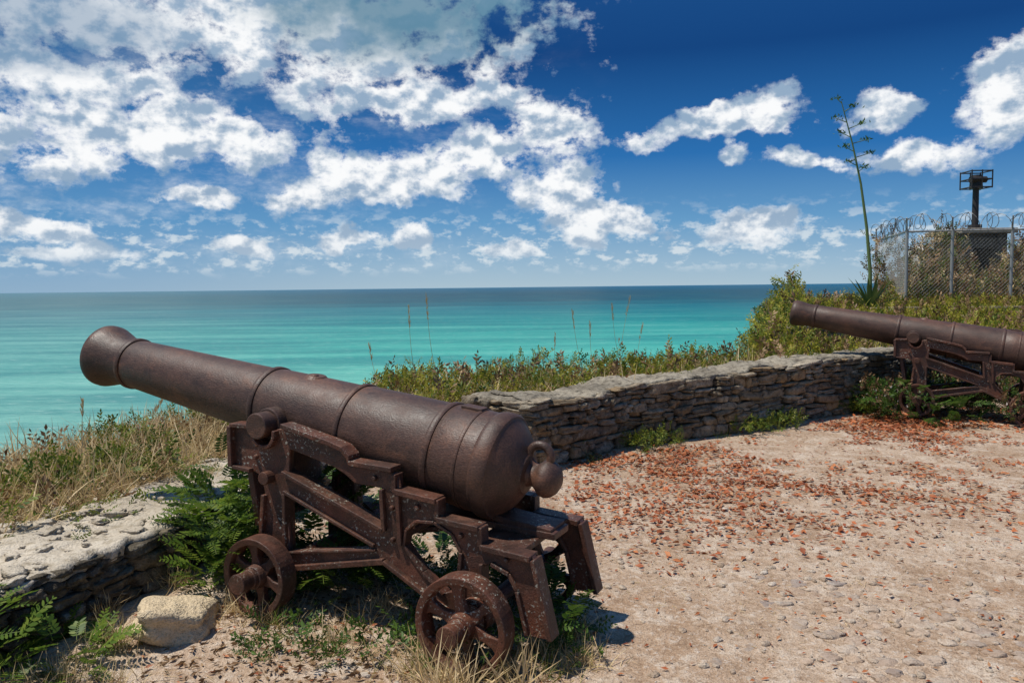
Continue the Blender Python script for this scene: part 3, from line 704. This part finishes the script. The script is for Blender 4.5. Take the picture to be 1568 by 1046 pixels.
def box(bm,x0,x1,y0,y1,z0,z1):
    vs=[bm.verts.new((x,y,z)) for z in(z0,z1) for x,y in((x0,y0),(x1,y0),(x1,y1),(x0,y1))]
    for f in((0,3,2,1),(4,5,6,7),(0,1,5,4),(1,2,6,5),(2,3,7,6),(3,0,4,7)): bm.faces.new([vs[i] for i in f])
box(bm,14.15,14.45,24.6,26.4,.8,3.2);box(bm,15.2,15.5,24.6,26.4,.8,3.2);box(bm,14.45,15.2,24.7,26.4,.8,2.0);box(bm,14.45,15.2,24.72,26.3,2.75,3.2);box(bm,14.45,15.2,25.6,26.3,2.0,2.75)
finish(bm,'walls',M_conc,sh,.02)
bm=bmesh.new();box(bm,13.95,15.7,24.4,26.6,3.203,3.36);finish(bm,'roof_slab',M_roof,sh,.02)
tk=empty('water_tank'); bm=bmesh.new(); bm_cyl(bm,(13.0,25,1.6),(13.0,25,2.7),.38,.38,24); bm_cyl(bm,(13.0,25,2.7),(13.0,25,2.88),.38,.12,24); bm_cyl(bm,(13,25,.8),(13,25,1.6),.3,.3,16)
mw,t,b=newmat('tank_paint'); o=objc(t); t.set(b.inputs['Base Color'],t.mix(t.ramp(t.noise(o,4,4,.6),[(.45,0.0),(.7,1.0)]),(.75,.73,.68),(.4,.33,.26))); finish(bm,'tank',mw,tk,.02)
lp=empty('beacon_mast'); mb,t,b=newmat('dark_steel'); b.inputs['Base Color'].default_value=(.025,.02,.018,1); b.inputs['Roughness'].default_value=.6
bm=bmesh.new(); bm_cyl(bm,(14.7,25,3.3),(14.7,25,4.65),.10,.09,14); bm_cyl(bm,(14.7,25,3.365),(14.7,25,3.5),.2,.2,14)
x0,x1,y0,y1,z0,z1=14.38,15.02,24.68,25.32,4.65,5.15
for z in(z0,(z0+z1)/2,z1):
    for p,q in(((x0,y0),(x1,y0)),((x1,y0),(x1,y1)),((x1,y1),(x0,y1)),((x0,y1),(x0,y0))): bm_cyl(bm,(*p,z),(*q,z),.02,.02,6)
for x in(x0,(x0+x1)/2,x1):
    for y in(y0,y1): bm_cyl(bm,(x,y,z0-.03),(x,y,z1+.03),.02,.02,6)
bm_cyl(bm,(14.7,25,4.62),(14.7,25,5.05),.2,.15,12); bm_cyl(bm,(14.45,24.9,4.9),(14.95,24.9,4.9),.1,.1,12)
finish(bm,'mast_and_cage',mb,lp)
rw=empty('ruined_stone_wall')
stones_obj('stones',wall_face([(8.6,18.6),(12,18.3),(15,18.3)],.85,1.12,(.12,.16),(.3,.7)),M_wall,rw)
stones_obj('stones_near',wall_face([(4.7,13.2),(5.9,13.4)],.3,1.0,(.08,.14),(.2,.45)),M_wall,rw)

# ---------------------------------------------------------------- world
SUN_EL=R(67); sd=Vector((-.30,-.04,0)).normalized()
to_sun=Vector((sd.x*math.cos(SUN_EL),sd.y*math.cos(SUN_EL),math.sin(SUN_EL)))
w=bpy.data.worlds.new('World'); scene.world=w; w.use_nodes=True; t=NT(w.node_tree); bg=t.n['Background']
try:
    w.cycles.sampling_method='MANUAL'; w.cycles.sample_map_resolution=256
except Exception: pass
sky=t.n.new('ShaderNodeTexSky'); sky.sky_type='NISHITA'; sky.sun_disc=False; sky.sun_elevation=SUN_EL
sky.sun_rotation=math.atan2(to_sun.x,to_sun.y); sky.air_density=1.0; sky.dust_density=.4; sky.ozone_density=2.5
G=t.n.new('ShaderNodeTexCoord').outputs['Generated']; gx,gy,gz=t.sep(G)
az=t.math('ARCTAN2',gx,gy); el=t.math('ARCSINE',gz)
A=t.comb(az,el,0.0)
wn=t.n.new('ShaderNodeTexNoise'); t.l.new(A,wn.inputs['Vector']); wn.inputs['Scale'].default_value=11; wn.inputs['Detail'].default_value=4
sc=t.n.new('ShaderNodeVectorMath'); sc.operation='SCALE'; t.l.new(t.vmath('SUBTRACT',wn.outputs[1],(.5,.5,.5)),sc.inputs[0]); sc.inputs[3].default_value=.075
A2=t.vmath('MULTIPLY',t.vmath('ADD',A,sc.outputs[0]),(1,1,0))
EL=[(-.22,.32,.28,.085),(-.48,.30,.18,.04),(-.419,.184,.20,.045),(-.523,.235,.13,.032),(-.62,.155,.12,.05),(-.111,.229,.18,.026),(.047,.2,.065,.040),(-.14,.142,.10,.030),(-.255,.112,.05,.022),(-.216,.145,.032,.034),(-.17,.118,.12,.018),(-.045,.165,.08,.030),(.063,.122,.070,.042),(.113,.078,.075,.028),(.257,.188,.11,.018),(.31,.200,.045,.024),(.35,.145,.05,.014),(.269,.152,.022,.011),(.434,.198,.042,.022),(.475,.143,.060,.025),(.56,.20,.045,.05),(.61,.24,.045,.075),(.304,.067,.065,.020),(-.20,.064,.05,.014),(-.119,.067,.024,.017),(-.542,.070,.05,.015),(-.493,.046,.07,.012),(-.372,.112,.05,.013),(-.33,.05,.04,.013),(.0,.05,.05,.012)]
m=None
for (a0,e0,wa,he) in EL:
    q=t.vmath('MULTIPLY',t.vmath('SUBTRACT',A2,(a0,e0,0)),(1/wa,1/he,0))
    q=t.math('SUBTRACT',1.0,t.vmath('LENGTH',q))
    m=q if m is None else t.math('MAXIMUM',m,q)
m=t.math('MAXIMUM',m,-1.1)
far=t.math('MULTIPLY',t.sstep(t.math('ABSOLUTE',az),.68,.95),.85)
m=t.math('ADD',m,far)
f1=t.noise(t.mapping(A,scale=(1,1.3,1)),21,10,.63)
f2=t.noise(t.mapping(A,scale=(1,1.3,1),loc=(.006,-.016,0)),21,6,.56)
f3=t.noise(t.mapping(A,scale=(1,1.3,1)),21,6,.56)
den=t.math('ADD',t.math('MULTIPLY',m,.85),t.math('MULTIPLY',t.math('SUBTRACT',f1,.465),2.5))
alpha=t.sstep(den,.0,.44)
wz=t.noise(t.mapping(A,scale=(1,2.6,1),rot=(0,0,.25)),7,8,.66)
wisp=t.math('MULTIPLY',t.sstep(wz,.46,.74),t.math('MULTIPLY',t.sstep(az,.15,-.40),.55))
alpha=t.math('MAXIMUM',alpha,wisp)
fl=t.noise(t.mapping(A,scale=(1,1.9,1)),40,7,.60)
lowb=t.math('MULTIPLY',t.math('MULTIPLY',t.sstep(el,.012,.035),t.sstep(el,.115,.05)),t.math('MULTIPLY',t.sstep(fl,.49,.64),.85))
shade=t.sstep(t.math('ADD',t.math('MULTIPLY',t.math('SUBTRACT',f2,f3),4.8),t.math('ADD',t.math('MULTIPLY',t.math('SUBTRACT',f1,.5),.6),t.math('MULTIPLY',m,.08))),-.58,.46)
u=t.math('MULTIPLY',t.math('ADD',az,.10),1/.21); v=t.math('MULTIPLY',t.math('SUBTRACT',el,.345),1/.080)
gr=t.sstep(t.math('ADD',t.math('ADD',t.math('MULTIPLY',u,u),t.math('MULTIPLY',v,v)),t.math('MULTIPLY',t.math('SUBTRACT',f3,.5),2.0)),1.6,.1)
u2=t.math('MULTIPLY',t.math('ADD',az,.58),1/.22); v2=t.math('MULTIPLY',t.math('SUBTRACT',el,.28),1/.05)
gr2=t.sstep(t.math('ADD',t.math('ADD',t.math('MULTIPLY',u2,u2),t.math('MULTIPLY',v2,v2)),t.math('MULTIPLY',t.math('SUBTRACT',f3,.5),2.0)),1.3,.2)
ccol=t.mix(shade,(.29,.41,.56),(.96,.97,.98))
hzc=t.sstep(el,.10,.02)
ccol=t.mix(t.math('MULTIPLY',hzc,.40),ccol,(.55,.66,.75))
ccol=t.mix(t.math('MULTIPLY',gr,.90),ccol,(.10,.24,.35))
ccol=t.mix(t.math('MULTIPLY',gr2,.60),ccol,(.12,.25,.41))
base=t.ramp(el,[(0,(.40,.54,.64)),(.03,(.30,.47,.63)),(.08,(.12,.32,.57)),(.16,(.016,.15,.43)),(.28,(.0008,.050,.205)),(.6,(.02,.12,.35)),(1,(.04,.14,.38))])
base=t.mix(t.math('MULTIPLY',t.sstep(az,.0,-.6),.40),base,(.07,.25,.51))
base=t.mix(lowb,base,(.68,.76,.82))
b10=t.n.new('ShaderNodeVectorMath'); b10.operation='SCALE'; t.l.new(base,b10.inputs[0]); b10.inputs[3].default_value=10.0
skyc=t.mix(.96,sky.outputs[0],b10.outputs[0])
cc=t.n.new('ShaderNodeVectorMath'); cc.operation='SCALE'; t.l.new(ccol,cc.inputs[0]); cc.inputs[3].default_value=10.0
alpha=t.math('MULTIPLY',alpha,t.sstep(el,.0,.05))
fin=t.mix(alpha,skyc,cc.outputs[0])
t.l.new(fin,bg.inputs[0]); bg.inputs[1].default_value=.1
sl=bpy.data.lights.new('sun','SUN'); sl.energy=4.7; sl.angle=R(.8); sl.color=(1,.95,.86)
so=link(bpy.data.objects.new('sun',sl)); so.rotation_euler=to_sun.to_track_quat('Z','Y').to_euler()

cam=bpy.data.cameras.new('camera'); cam.lens=27.55; cam.sensor_width=36; cam.clip_end=200000; cam.clip_start=.05
co=link(bpy.data.objects.new('camera',cam))
co.matrix_world=Matrix.Translation((0,0,1.7))@Matrix.Rotation(R(90-3.96),4,'X')@Matrix.Rotation(R(-.66),4,'Z')
scene.camera=co
scene.view_settings.view_transform='Standard'; scene.view_settings.look='None'; scene.view_settings.exposure=0
